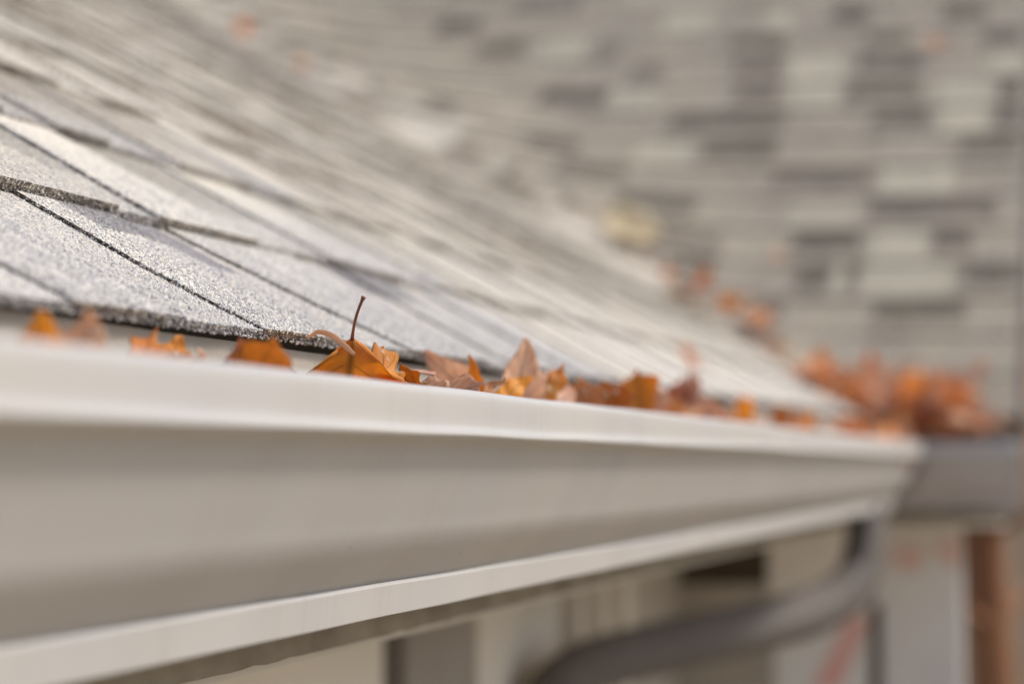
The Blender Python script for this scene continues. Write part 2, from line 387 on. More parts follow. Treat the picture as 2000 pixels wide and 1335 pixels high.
def hitB(u, v):       # the spot on the far slope that the photo shows at (u, v): (x, s)
    d = P(u, v, 1.0); k = (0.080 - YC*TN)/(d.z - d.y*TN); x = d.x*k; s_ = (d.y*k-YC)/CP
    for _ in range(25):
        p0 = pix(roofB(x, s_, .006)); px = pix(roofB(x+.01, s_, .006)); ps = pix(roofB(x, s_+.01, .006))
        a, b, c, e_ = (px[0]-p0[0])/.01, (ps[0]-p0[0])/.01, (px[1]-p0[1])/.01, (ps[1]-p0[1])/.01
        D = a*e_-b*c
        if abs(D) < 1: break
        du, dv = u-p0[0], v-p0[1]
        x += max(-.1, min(.1, (du*e_-b*dv)/D)); s_ += max(-.1, min(.1, (a*dv-c*du)/D))
    return x, max(0.0, s_)
row_p = {}
for (u0, u1, vv, kd) in PATCH:
    xa, s = hitB(u0, vv); xb, _ = hitB(u1, vv)
    row_p.setdefault(max(0, round(s/EXPO-(0.62 if kd == 0 else 0.5))), []).append((xa, xb, kd))
mt, me = MB(), MB()
XR = -0.135           # rake end of the far slope
for n in range(NC+3):
    s0 = n*EXPO; x0, x1 = -(EX+s0*CP+0.35) - 0.4, XR
    x0 = max(-(EX+s0*CP+0.05), -3.6)
    if n == 0: slab(mt, me, roofB, x0, x1, -0.004, 0.1, 0, 0.0024, 0, 0.0024, (0.4, 0.39, 0.37), na=30)
    x = x1; lift = 0
    while x > x0:
        slab(mt, me, roofB, max(x-0.983, x0-.05), x, s0, s0+EXPO+0.03, lift+0.003, lift+0.0052+TBK, 0.0004, 0.0004+TBK, col_jit(rs.choice([(0.39, 0.350, 0.285), (0.405, 0.364, 0.295), (0.38, 0.341, 0.28)]), rs, .03), na=12, te=(3.2, 1.5))
        x -= 0.985
    given = sorted(row_p.get(n, []))
    for (a, b, kd) in given:
        if a < x0: continue
        b = min(b, x1+0.001)
        c = {0: tuple(v_*.7 for v_ in rs.choice(DARK)), 1: (0.27, 0.24, 0.20), 2: (0.50, 0.462, 0.37), 3: (0.45, 0.41, 0.33)}[kd]
        c = col_jit(c, rs)
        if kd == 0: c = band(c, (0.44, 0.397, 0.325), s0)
        slab(mt, me, roofB, a, b, s0-0.001, s0+EXPO*0.98, lift+0.0052+TBK, lift+0.0058+2*TBK, 0.0004+TBK, 0.0006+2*TBK, c, taper=0.006, te=(3.2, 1.5))
    x = x0
    while x < x1-0.03:      # tabs where the photo shows nothing particular
        wd = rs.uniform(0.08, 0.2); xe = min(x+wd, x1)
        if not any(a-0.01 < xe and b+0.01 > x for a, b, _ in given):
            r = rs.random(); vis = x > -1.9 and s0 < 1.9
            c = rs.choice([(0.40, 0.36, 0.292), (0.37, 0.333, 0.27), (0.42, 0.378, 0.308)]) if (vis or r < .6) else rs.choice(DARK)
            slab(mt, me, roofB, x, xe, s0-0.001, s0+EXPO*0.98, lift+0.0052+TBK, lift+0.0058+2*TBK, 0.0004+TBK, 0.0006+2*TBK, col_jit(c, rs), taper=0.006)
        x = xe + rs.uniform(0.02, 0.12)
rb = mt.build('roof_slope', M['shingle']); hp(rb, 'blotchy grey and tan roof slope at the back')
e = me.build('shingle_edge', M['butt']); hp(e, None, rb)

# roof decks and rake
dk = MB()
dk.grid(lambda p, q: roofA(-0.6+7.8*p, 0.035+3.1*q, -0.010), 90, 50, flip=True)
dk.grid(lambda p, q: roofA(-0.6+7.8*p, 0.035+3.1*q, -0.022), 90, 50)
dk.grid(lambda p, q: roofA(-0.6+7.8*p, 0.035, -0.022+0.012*q), 90, 1)
dk.grid(lambda p, q: roofB(-3.6+(3.6+XR-0.01)*p, 0.035+3.5*q, -0.010), 50, 50)
dk.grid(lambda p, q: roofB(-3.6+(3.6+XR-0.01)*p, 0.035+3.5*q, -0.022), 50, 50, flip=True)
dk.grid(lambda p, q: roofB(-3.6+(3.6+XR-0.01)*p, 0.035, -0.022+0.012*q), 50, 1, flip=True)
hp(dk.build('roof_deck', M['fascia']))
rk = MB()
def rkf(x, dz0, dz1):
    rk.grid(lambda p, q: roofB(x, 3.6*p, dz0+(dz1-dz0)*q), 12, 1)
rkf(XR+0.012, -0.10, 0.002); rkf(XR-0.012, -0.10, 0.002)
rk.grid(lambda p, q: roofB(XR-0.012+0.024*q, 3.6*p, 0.002), 12, 1)
rk.grid(lambda p, q: roofB(XR-0.012+0.024*q, 3.6*p, -0.10), 12, 1)
rk.grid(lambda p, q: roofB(XR-0.012+0.024*q, 0, -0.10+0.102*p), 2, 1)
hp(rk.build('rake_board', M['rake']))

# fascia boards, soffits, walls ------------------------------------------------
FX = 0.399
fb = MB()
def fas(p, q):
    y = -0.6+(YC+0.03+0.6)*p; z0 = -0.097+0.0012*noise.noise(Vector((y*30, 0, 0)))
    z1 = zeave(y)-0.022; z = z0+(z1-z0)*q
    return (-FX+0.0010*noise.noise(Vector((y*22, z*60, 2))), y, z)
fb.grid(fas, 260, 12, flip=True)
fb.grid(lambda p, q: (-FX-0.02*q, fas(p, 0)[1], fas(p, 0)[2]), 260, 1)
fb.grid(lambda p, q: (-FX-0.02, -0.6+(YC+0.63)*p, -0.097+0.13*q), 4, 1)
hp(fb.build('fascia_board', M['fascia'], smooth=True), 'rough dirty fascia board edge under the near gutter')
fb = MB(); fb.box(-0.43, XR-0.02, YC+0.025, YC+0.045, -0.097, 0.06)
hp(fb.build('fascia_board', M['fascia']))
de = MB()      # drip edge under the shingles
de.grid(lambda p, q: (-(FX-0.003-0.003*(q)), -0.6+(YC+0.6)*p, zeave(-0.6+(YC+0.6)*p)-0.013-0.03*(1-q)), 60, 2, flip=True)
hp(de.build('drip_edge', M['cream']))
WX = 0.72; WY = YC+0.27
sf = MB(); sf.box(-WX-0.1, -FX-0.021, -0.6, WY-0.001, -0.105, -0.0985)
sf.box(-WX-0.1, XR-0.03, YC+0.046, WY+0.1, -0.1055, -0.0990)
hp(sf.build('soffit', M['cream']))
def ywA(u): d = P(u, 1200, 1.0); return d.y*WX/-d.x
def wallA(name, u0, u1, mat, z0=GZ, z1=-0.106, t=0.0, label=None, y0=None, y1=None):
    m = MB(); m.box(-WX-0.05, -WX+t, ywA(u0) if y0 is None else y0, ywA(u1) if y1 is None else y1, z0, z1)
    return hp(m.build(name, mat, bevel=0.002), label)
wallA('wall_panel', 0, 750, M['beige'], y0=-0.6, label='beige wall siding under the near gutter')
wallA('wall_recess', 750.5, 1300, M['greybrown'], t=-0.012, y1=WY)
wallA('corner_trim', 752, 768, M['rake'], t=0.004)
wallA('shutter', 772, 905, M['taupe'], t=0.012, z0=-1.6, z1=-0.135, label='taupe shutter board on the wall under the near gutter')
wallA('trim_board', 925, 1085, M['cream'], t=0.006, label='pale trim board right of the shutter')
for uu in (1125, 1170, 1215):
    wallA('batten', uu, uu+14, M['beige'], t=0.004)
# wall that faces the viewer below the far slope
def xB(u, Y=WY): d = P(u, 1150, 1.0); return d.x*Y/d.y
def zB(v, u, Y=WY):
    d = P(u, v, 1.0); return d.z*Y/d.y
def wallB(name, u0, u1, v0, v1, mat, t=0.0, label=None, th=0.05):
    m = MB(); z1 = -0.106 if v0 is None else zB(v0, (u0+u1)/2, WY-t); z0 = GZ if v1 is None else zB(v1, (u0+u1)/2, WY-t)
    m.box(xB(u0), xB(u1), WY-t, WY+th, z0, z1); return hp(m.build(name, mat, bevel=0.002), label)
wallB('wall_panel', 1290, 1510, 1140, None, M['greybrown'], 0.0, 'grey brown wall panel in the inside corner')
wallB('shade_panel', 1240, 1499, None, 1139, M['dark'], -0.01, 'shaded gap under the soffit in the corner, painted dark')  # dark panel, its colour stands in for shade in the corner recess
wallB('wall_panel', 1500.5, 1700, None, 1205, M['white'], 0.004, 'white wall panel left of the downspout')
wallB('wall_panel', 1511, 1700, 1206, None, M['wrapwhite'], 0.001, 'white housewrap panel with a pink stripe')
wallB('corner_trim', 1701, 1722, 1180, None, M['rake'], 0.012)
wallB('wall_panel', 1700.5, 1878, None, None, M['wrap'], 0.0, 'grey housewrap panel right of the downspout')
m = MB(); Yp = WY-0.0035
q = [(1655, 1205), (1700, 1205), (1640, 1345), (1585, 1345), ]
m.v = [(xB(u), Yp, zB(v, u, Yp)) for u, v in q]; m.f = [[0, 1, 2, 3]]; m.c = [(1, 1, 1)]; m.uv = [[(0, 0)]*4]
hp(m.build('printed_stripe', M['pink']))
for (u0, u1, v0, v1) in ((1738, 1810, 1066, 1112), (1832, 1886, 1046, 1104)):
    m = MB(); Yp = WY-0.003
    m.v = []; k = 14
    for i in range(k):
        an = 2*math.pi*i/k; rr = 1+0.18*math.sin(3*an+u0)
        u = (u0+u1)/2+(u1-u0)/2*math.cos(an)*rr; v = (v0+v1)/2+(v1-v0)/2*math.sin(an)*rr
        m.v.append((xB(min(u, 1876)), Yp, zB(v, u, Yp)))
    m.f = [list(range(k))]; m.c = [(1, 1, 1)]; m.uv = [[(0, 0)]*k]
    hp(m.build('printed_mark', M['palepink']))

# ---------------------------------------------------------------- gutters
# profile in (distance out from the back, height): back top -> bottom -> front bead -> ogee -> lip
LX = 0.284            # lip face
def prof():
    L = [(0.3905, 0.0560), (0.3905, -0.071), (0.3300, -0.071)]                  # back, bottom
    face = [(0.3300, -0.071), (0.3285, -0.0570), (0.3292, -0.0557), (0.3325, -0.0560)]                              # lower bead, upright
    og = [(0.3325, -0.0560), (0.3275, -0.0510), (0.3212, -0.0447), (0.3152, -0.0385), (0.3105, -0.0318), (0.3072, -0.0245), (0.3036, -0.0165), (0.3000, -0.0085), (0.2966, -0.0005), (0.2938, 0.0060), (0.2908, 0.0100), (0.2870, 0.0116)]
    lip = [(0.2870, 0.0116), (0.2838, 0.0122), (0.2830, 0.0134), (0.2835, 0.0152), (0.2842, 0.0180), (0.2840, 0.0290), (0.2846, 0.0322), (0.2866, 0.0336), (0.2890, 0.0332), (0.2945, 0.0312), (0.2990, 0.0295)]
    return L, face, og, lip
L_, face_, og_, lip_ = prof()
def smooth_poly(pts, k=4):
    out = []
    n = len(pts)
    for i in range(n-1):
        p0, p1, p2, p3 = pts[max(i-1, 0)], pts[i], pts[i+1], pts[min(i+2, n-1)]
        for j in range(k):
            t_ = j/k
            out.append(tuple(0.5*((2*b)+(-a+c)*t_+(2*a-5*b+4*c-d)*t_*t_+(-a+3*b-3*c+d)*t_**3) for a, b, c, d in zip(p0, p1, p2, p3)))
    out.append(pts[-1]); return out
og_ = smooth_poly(og_); lip_ = smooth_poly(lip_, 3)
YM = YC-(EX-LX)       # the far gutter's lip is at y = YM
def gutA(X, z, t_):   # runs to the mitre; X decides where the mitre cuts
    ye = YM+(X-LX)
    y = -0.6+(ye+0.6)*t_
    wob = 0.0009*noise.noise(Vector((y*2.2, 1, 5)))+0.0004*noise.noise(Vector((y*7, 2, 5)))
    return (-(X-wob*1.3), y, z+wob)
def gutB(X, z, t_):
    y = YM+(X-LX); xs = -X; xe = XR+0.006
    return (xs+(xe-xs)*t_, y, z+0.0005*noise.noise(Vector((xs*3, 8, 1))))
def run(poly, fn, n, mb, flip=False):
    for (a, b) in zip(poly[:-1], poly[1:]):
        mb.grid(lambda p, q, a=a, b=b: fn(a[0]+(b[0]-a[0])*q, a[1]+(b[1]-a[1])*q, p), n, 1, flip=flip)
def weld(o):
    m = o.modifiers.new('weld', 'WELD'); m.merge_threshold = 0.00001
    s_ = o.modifiers.new('metal', 'SOLIDIFY'); s_.thickness = 0.0007; s_.offset = 0
    return o
for fn, nm, lab, mat, n in ((gutA, 'A', 'long cream painted rain gutter running away from the viewer, filled with leaves', M['gutter'], 160),
                            (gutB, 'B', 'short shaded gutter length turning the corner under the far roof slope', M['gutter_b'], 6)):
    g = thing('rain_gutter', lab, 'gutter', (0, 0, 0), 'rain gutters along the eaves')
    mb = MB(); run(L_, fn, n, mb); weld(mb.build('trough', M['trough'], g, smooth=False))
    mb = MB(); run(og_, fn, n, mb); weld(mb.build('moulded_front', mat, g, smooth=True))
    mb = MB(); run(face_, fn, n, mb); weld(mb.build('lower_bead', mat, g, smooth=False))
    mb = MB(); run(lip_, fn, n, mb); weld(mb.build('rolled_lip', M['gutter'], g, smooth=True))
    if nm == 'B':
        pts = [(x, z) for x, z in (L_[:2]+face_+og_[1:]+lip_[1:])]
        mb = MB(); mb.v = [(XR+0.0065, YM+(x-LX), z) for x, z in pts]+[(XR+0.0085, YM+(x-LX), z) for x, z in pts]
        k = len(pts); mb.f = [list(range(k)), list(range(k, 2*k))[::-1]]; mb.c = [(1, 1, 1)]*2; mb.uv = [[(0, 0)]*k]*2
        mb.build('end_cap', mat, g)

# downspout -------------------------------------------------------
ds = thing('downspout', 'dark taupe downspout curving from the corner of the gutter back to the wall', 'downspout', (-0.365, 4.35, -0.072))
inv = Matrix.Translation(ds.location).inverted()
def bez(pts, k=14):
    p = smooth_poly([tuple(x) for x in pts], k); return [Vector(x) for x in p]
A0 = P(1693, 995, 4.45); 
path = [Vector((A0.x, A0.y, -0.066)), P(1690, 1070, 4.42), P(1668, 1135, 4.38), P(1600, 1186, 4.30), P(1480, 1222, 4.15), P(1300, 1262, 3.95), P(1120, 1318, 3.75)]
path += [Vector((-(WX-0.05), path[-1].y-0.10, path[-1].z-0.06)), Vector((-(WX-0.045), path[-1].y-0.14, path[-1].z-0.22))]
pp = bez(path)
rad = [0.027+0.0016*math.cos(i*2.1)*(1 if 8 < i < 95 else 0)+0.008*min(1, i/45) for i in range(len(pp))]
mb = MB(); mb.tube(pp, rad, 18, 1.15); o = mb.build('elbow', M['pipe'], ds, smooth=True); o.matrix_parent_inverse = inv
mb = MB(); e0 = pp[-1]; mb.tube([e0+Vector((0, 0, 0.03)), e0, Vector((e0.x, e0.y, e0.z-0.4)), Vector((e0.x, e0.y, GZ+0.05))], 0.0335, 18, 1.1)
o = mb.build('pipe', M['pipe'], ds, smooth=True); o.matrix_parent_inverse = inv
mb = MB(); mb.tube([Vector((A0.x, A0.y, -0.068)), Vector((A0.x, A0.y, -0.088))], 0.031, 18, 1.1)
o = mb.build('outlet_collar', M['pipe'], ds, smooth=True); o.matrix_parent_inverse = inv

# ---------------------------------------------------------------- granules near the focus
def granules():
    N = 190000
    ys = rng.uniform(0.95, 2.35, N); ss = rng.uniform(-0.002, 0.42, N)
    keep = rng.random(N) < np.interp(ss, [0, .143, .145, .29, .42], [1, 1, .8, .7, .5]); ys, ss = ys[keep], ss[keep]
    # extra rows along the butt edges
    ye = rng.uniform(0.95, 2.35, 16000); ke = rng.integers(0, 3, 16000); se = ke*EXPO+rng.normal(0, 0.0006, 16000)-0.0004
    edge = np.concatenate([np.zeros(len(ys), bool), np.ones(len(ye), bool)])
    ys = np.concatenate([ys, ye]); ss = np.concatenate([ss, se])
    # grit along the cut sides of the tabs
    sy, ss2, sh = [], [], []
    for n_ in (0, 1, 2):
        for t_ in tabsA[n_]:
            if not 0.9 < t_[0] < 2.4: continue
            for side in (0, 1):
                tp = t_[2][side] if len(t_) > 2 else (.008 if n_ == 0 else .022)*(1 if side == 0 else -1)
                for _ in range(300):
                    f_ = rng.random()*.83; s_v = n_*EXPO+f_*0.1635
                    a_ = t_[side]+tp*f_
                    a_ += 0.0022*noise.noise(Vector((s_v*70, t_[0]*31, 8.8)))+0.0006*noise.noise(Vector((s_v*300, t_[0]*31, 2.8)))
                    sy.append(a_+rng.normal(0, .0005)); ss2.append(s_v); sh.append(rng.random())
    ys = np.concatenate([ys, sy]); ss = np.concatenate([ss, ss2]); edge = np.concatenate([edge, np.zeros(len(sy), bool)])
    nside = len(sy)
    ke = np.concatenate([ke, np.zeros(nside, int)])
    pos = np.zeros((len(ys), 3)); keep = np.ones(len(ys), bool)
    dar = np.zeros(len(ys))
    zz = np.interp(ys, [a for a, b in Z_E], [b for a, b in Z_E])
    for i, (y, s) in enumerate(zip(ys, ss)):
        n = max(0, int((s+1e-9)//EXPO)) if not edge[i] else int(ke[i-len(edge)+len(ke)])
        f = min(1, max(0, (s-n*EXPO)/EXPO)); lift = -0.0008 if n == 0 else 0
        onT = any(t_[0]+(t_[2][0] if len(t_) > 2 else .01)*f*.85 < y < t_[1]+(t_[2][1] if len(t_) > 2 else -.01)*f*.85 for t_ in tabsA[n])
        h0 = lift+(0.003 if n == 0 else 0.0056)+TBK; h1 = 0.0004+TBK*1.0
        if onT: h0 = lift+(0.0045+TBK if n == 0 else 0.0062+2*TBK); h1 = 0.0008+2*TBK
        h = h0*(1-f)+h1*f*1.0
        if i >= len(ys)-nside: h = (lift+(.003 if n == 0 else .0056)+TBK)*(1-f)+(0.0004+TBK)*f+sh[i-len(ys)+nside]*TBK*1.2
        if edge[i]: h -= rng.random()*(h0-lift*0.3)
        X = EX+s*CP-h*SP
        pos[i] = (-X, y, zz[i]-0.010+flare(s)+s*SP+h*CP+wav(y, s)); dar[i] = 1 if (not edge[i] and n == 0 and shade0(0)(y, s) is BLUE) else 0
    n = len(pos); r = rng.uniform(0.00045, 0.00095, n)
    oc = np.array([(1, 0, 0), (0, 1, 0), (-1, 0, 0), (0, -1, 0), (0, 0, 1), (0, 0, -1)], float)
    V = pos[:, None, :] + oc[None]*r[:, None, None]*rng.uniform(0.5, 1.2, (n, 6, 1)) + rng.normal(0, 0.00012, (n, 6, 3))
    fc = np.array([(0, 1, 4), (1, 2, 4), (2, 3, 4), (3, 0, 4), (1, 0, 5), (2, 1, 5), (3, 2, 5), (0, 3, 5)])
    F = (fc[None]+6*np.arange(n)[:, None, None]).reshape(-1, 3)
    me_ = bpy.data.meshes.new('granules')
    me_.vertices.add(n*6); me_.vertices.foreach_set('co', V.ravel())
    me_.loops.add(F.size); me_.loops.foreach_set('vertex_index', F.ravel())
    me_.polygons.add(len(F)); me_.polygons.foreach_set('loop_start', np.arange(len(F))*3)
    me_.update(calc_edges=True)
    pal = np.array([(0.62, 0.61, 0.58), (0.52, 0.51, 0.50), (0.70, 0.68, 0.64), (0.32, 0.32, 0.34), (0.20, 0.20, 0.23), (0.45, 0.42, 0.38), (0.55, 0.44, 0.36), (0.42, 0.42, 0.44)])
    pr = np.array([.26, .17, .16, .12, .10, .08, .02, .09])
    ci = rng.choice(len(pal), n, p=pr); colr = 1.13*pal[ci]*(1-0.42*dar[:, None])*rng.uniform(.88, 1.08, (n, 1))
    e_ = np.concatenate([np.zeros(n-16000-nside), np.ones(16000+nside)])[:, None]
    colr = colr*(1-0.1*e_*(rng.random((n, 1)) < .6))
    ca = me_.color_attributes.new('tone', 'FLOAT_COLOR', 'POINT')
    cc = np.ones((n, 6, 4)); cc[:, :, :3] = colr[:, None, :]
    ca.data.foreach_set('color', cc.ravel())
    me_.materials.append(M['granule'])
    o = bpy.data.objects.new('granules', me_); C.objects.link(o); o.parent = ra; o['kind'] = 'stuff'
granules()

# ---------------------------------------------------------------- leaves
def leaf_mesh(L=0.09, W=0.035, lobes=3, deep=0.6, cup=0.0, bend=0.0, tipcurl=0.0, twist=0.0, ripple=0.002, seed=0, ns=44, nt_=8, tipw=0.12, sharp=1.6, start=0.0, ep=0.75):
    """blade in local space: base at the origin, midrib along +Y, top side +Z"""
    r = random.Random(seed); ph = r.random()*9
    mb = MB()
    def wid(s):
        env = max(0, math.sin(math.pi*min(1, s)**0.75))**ep*(1-tipw*0)*(1.05-0.35*abs(s-0.5))
        lb = abs(math.sin(math.pi*(lobes*s+0.15)))**sharp
        k = (1-deep)+deep*lb
        return W*max(0.02, env*k), lb
    # arc along the midrib
    cx = [(0.0, 0.0)]; ang = 0
    N = 60
    for i in range(N):
        s = i/N; ang += (bend + tipcurl*max(0, s-0.6)/0.4)/N
        cx.append((cx[-1][0]+math.cos(ang)*L/N, cx[-1][1]+math.sin(ang)*L/N))
    def pt(s, t):
        tt = (t-0.5)*2; wd, lb = wid(s); wd *= 1+0.13*noise.noise(Vector((s*26+(9 if tt > 0 else 0), ph, 5)))*abs(tt)
        x = tt*wd; fwd = 0.42*W*lb*abs(tt)**1.6*(1-s*0.3)
        sy = min(1.0, s+fwd/L*0.9)
        k = sy*N; i = min(N-1, int(k)); f = k-i
        py = cx[i][0]+(cx[i+1][0]-cx[i][0])*f; pz = cx[i][1]+(cx[i+1][1]-cx[i][1])*f
        z = 0.0
        if cup:
            R = 1/cup; a = x/R if abs(x/R) < 3 else 3*math.copysign(1, x); x2 = R*math.sin(a); z = R*(1-math.cos(a)); x = x2
        z += ripple*noise.noise(Vector((x*60+ph, s*6, ph)))*(0.4+abs(tt))
        a = twist*s; x, z = x*math.cos(a)-z*math.sin(a), x*math.sin(a)+z*math.cos(a)
        j = 1+0.0*ph
        return (x*j+0.004*noise.noise(Vector((s*3, ph, 2))), py, pz+z)
    mb.grid(lambda a, b: pt(start+(1-start)*a, b), ns, nt_)
    return mb

def add_solid(o, th=0.0003):
    m = o.modifiers.new('thick', 'SOLIDIFY'); m.thickness = th; m.offset = 0; return o

def stem_mb(L=0.03, r=0.0008, bx=0.004, bz=0.004, knob=1.7):
    mb = MB(); pts = []; rd = []
    for i in range(11):
        s = i/10; pts.append((bx*s*s, -L*s+0.001, bz*s*s)); rd.append(r*(1.5-0.5*min(1, s*6)) * (knob if s > 0.93 else 1))
    mb.tube(pts, rd, 8); return mb

def orient(mid, nrm):
    y = Vector(mid).normalized(); z = Vector(nrm); z = (z-y*z.dot(y)).normalized(); x = y.cross(z)
    return Matrix(((x.x, y.x, z.x), (x.y, y.y, z.y), (x.z, y.z, z.z))).to_4x4()

def xfront(z): return float(np.interp(z, [-.071, -.056, -.0415, -.029, -.005, .0085, .03], [.334, .336, .323, .314, .306, .304, .301]))
def put_leaf(name, label, mat, base, mid, nrm, mesh_kw, stem=None, group=None, stem_mat='stem', extra=None):
    t_ = thing(name, label, 'leaf', base, group)
    t_.matrix_world = Matrix.Translation(Vector(base)) @ orient(mid, nrm)
    o = leaf_mesh(**mesh_kw).build('blade', M[mat], t_, smooth=True)
    mw = t_.matrix_world; iv = mw.inverted()
    for v_ in o.data.vertices:          # a blade lies against the trough walls, never through them
        p = mw @ v_.co
        if p.y < YM and p.z < 0.034: p.x = -min(max(-p.x, xfront(p.z)+.0015), .388)
        elif p.y < YM: p.x = max(p.x, -0.381)
        p.z = max(p.z, -0.068); v_.co = iv @ p
    add_solid(o)
    if stem: stem_mb(**stem).build('stem', M[stem_mat], t_, smooth=True)
    return t_

TOC = -FWD     # towards the camera
def hero(label, mat, tip, base, d_tip, d_base, W, kw={}, side=0.0, stem=None, stem_mat='stem', group='sharp and near leaves sticking out of the gutter'):
    """leaf whose tip is seen at photo pixel tip and whose base is sunk in the gutter"""
    def at_x(u, v, X): q_ = P(u, v, 1.0); return q_*(X/-q_.x)
    a = P(*tip, d_tip); X = min(max(-a.x, 0.303+W*0.5), 0.384-W*0.5); a = at_x(*tip, X); da = a.dot(FWD)
    b = P(*base, da*d_base/d_tip)
    if not 0.306 < -b.x < 0.384: b = at_x(*base, min(max(-b.x, .306), .384))
    if b.z < -0.055: b = a+(b-a)*((-0.055-a.z)/(b.z-a.z))
    mid = a-b; L = mid.length
    nrm = TOC*math.cos(side)+RGT*math.sin(side)
    k = dict(L=L, W=W, lobes=1, deep=0.3, cup=14, bend=0.0, tipcurl=0.5, ripple=0.002, seed=int(tip[0])); k.update(kw)
    return put_leaf('oak_leaf', label, mat, b, mid, nrm, k, stem, group, stem_mat)

# --- the sharp hero leaf: stem up, blade hanging down
b = P(688, 660, 1.395)
put_leaf('oak_leaf', 'glowing orange oak leaf standing stem up, the sharpest leaf in the gutter', 'leaf_orange', b,
         (P(672, 900, 1.41)-b), TOC*1.0+RGT*0.1,
         dict(L=0.085, W=0.046, lobes=3, deep=0.2, cup=-10, bend=-0.25, tipcurl=0.2, twist=0.1, ripple=0.009, seed=5, ns=60, nt_=14, sharp=1.2, ep=0.55),
         dict(L=0.0215, r=0.00075, bx=-0.004, bz=0.0015))
o = hero('orange toothed oak leaf half just right of the upright stemmed leaf', 'leaf_orange', (748, 676), (722, 850), 1.43, 1.40, 0.019, dict(lobes=5, deep=0.45, cup=25, twist=-0.3, tipcurl=0.6), 0.2)
hero('thin curled orange and green leaf with ragged tip', 'leaf_green', (765, 683), (838, 800), 1.40, 1.42, 0.0045, dict(lobes=4, deep=0.55, cup=100, bend=0.5, tipcurl=1.2, sharp=2.5))
hero('small pointed orange leaf lobe below the ragged thin leaf', 'leaf_orange', (800, 722), (782, 800), 1.43, 1.44, 0.006, dict(lobes=2, deep=0.6, cup=50))
hero('pale pinkish curled leaf lying low against the gutter lip', 'leaf_tan', (925, 750), (838, 785), 1.40, 1.38, 0.009, dict(lobes=2, deep=0.35, cup=60, bend=0.8, tipcurl=1.0), 0.2)
hero('smooth pale leaf lying low left of the curled pinkish leaf', 'leaf_tan', (885, 746), (810, 795), 1.42, 1.40, 0.007, dict(lobes=1, deep=0.1, cup=70, bend=0.6))
hero('broad blurred tan leaf lobe leaning to the left', 'leaf_tan', (826, 684), (975, 835), 1.66, 1.66, 0.013, dict(lobes=1, deep=0.05, cup=30, bend=-0.2), -0.2)
hero('narrow orange leaf lobe standing behind the pinkish curl', 'leaf_orange', (913, 680), (945, 840), 1.60, 1.62, 0.0045, dict(lobes=1, deep=0.0, cup=50, bend=0.25))
hero('tall tan leaf spire, the highest lobe right of the stemmed leaf', 'leaf_tan', (1022, 662), (1005, 880), 1.70, 1.68, 0.016, dict(lobes=1, deep=0.1, cup=60, bend=0.1, tipcurl=0.3), 0.35)
hero('small dry brown leaf curl with a hooked tip', 'leaf_brown', (976, 744), (925, 800), 1.46, 1.44, 0.0035, dict(cup=110, bend=0.4, tipcurl=2.0))
hero('slanting rusty orange leaf lobe rising to the right from the lip', 'leaf_orange', (1042, 729), (950, 805), 1.47, 1.45, 0.0075, dict(lobes=1, deep=0.1, cup=40, bend=-0.15))
hero('upright forked orange leaf with green foot and pale spots', 'leaf_green', (1106, 702), (1055, 815), 1.52, 1.50, 0.0085, dict(lobes=2, deep=0.65, cup=50, bend=-0.2, tipcurl=0.5, sharp=2.0))
hero('pale pink leaf lying behind the forked orange leaf', 'leaf_tan', (1120, 765), (1040, 800), 1.72, 1.62, 0.022, dict(lobes=2, deep=0.2, cup=30))
hero('blurred orange leaf nearest the left edge of the photo', 'leaf_orange', (82, 606), (82, 800), 0.98, 0.98, 0.011, dict(lobes=1, deep=0.1, cup=30))
hero('blurred pinkish tan leaf beside the leftmost orange leaf', 'leaf_tan', (168, 604), (120, 800), 1.0, 1.0, 0.012, dict(lobes=1, deep=0.1, cup=30), 0.3)
hero('low orange leaf with a thin pale tip, left of the pointed lobe', 'leaf_orange', (302, 644), (235, 745), 1.18, 1.14, 0.010, dict(lobes=2, deep=0.6, cup=30, sharp=2.5, tipcurl=0.8))
hero('small pointed orange lobe left of the blurred round leaf', 'leaf_orange', (354, 655), (318, 745), 1.22, 1.20, 0.008, dict(lobes=1, deep=0.2, cup=40, tipcurl=0.4))
hero('tiny pale leaf tip just above the gutter lip', 'leaf_tan', (384, 680), (374, 745), 1.20, 1.20, 0.005, dict(cup=60))
hero('blurred round orange leaf left of the dark stem', 'leaf_orange', (535, 656), (475, 800), 1.12, 1.12, 0.013, dict(lobes=2, deep=0.25, cup=30, bend=0.3), 0.2)
hero('second blurred orange leaf fold behind the round one', 'leaf_brown', (468, 660), (470, 780), 1.2, 1.2, 0.008, dict(lobes=1, deep=0.2, cup=50), -0.4)

# loose stems
def twig(label, pts, r, mat, name='leaf_stem'):
    P3 = [P(*p) for p in pts]; base = P3[0]
    mb = MB(); q = smooth_poly([tuple(x-base) for x in P3], 5)
    mb.tube(q, [r*(1.5 if i == len(q)-1 else 1) for i in range(len(q))], 9)
    o = mb.build(name, M[mat], None, smooth=True); o.location = base
    return tag(o, label, 'stem', 'loose leaf stems in the gutter')
def ribbon(label, pts, r, mat):
    P3 = [P(*p) for p in pts]; base = P3[0]; q = smooth_poly([tuple(x-base) for x in P3], 6); n_ = len(q)
    mb = MB(); mb.tube(q, [r*max(0.12, math.sin(math.pi*(0.06+0.80*i/(n_-1)))**0.7) for i in range(n_)], 10, 0.35)
    o = mb.build('curled_leaf', M[mat], None, smooth=True); o.location = base
    return tag(o, label, 'leaf', 'sharp and near leaves sticking out of the gutter')
ribbon('thin pale curled leaf lobe crossing in front of the upright stemmed leaf', [(600, 660, 1.37), (622, 648, 1.365), (650, 656, 1.36), (672, 674, 1.355), (692, 692, 1.35)], 0.0014, 'leaf_tan')
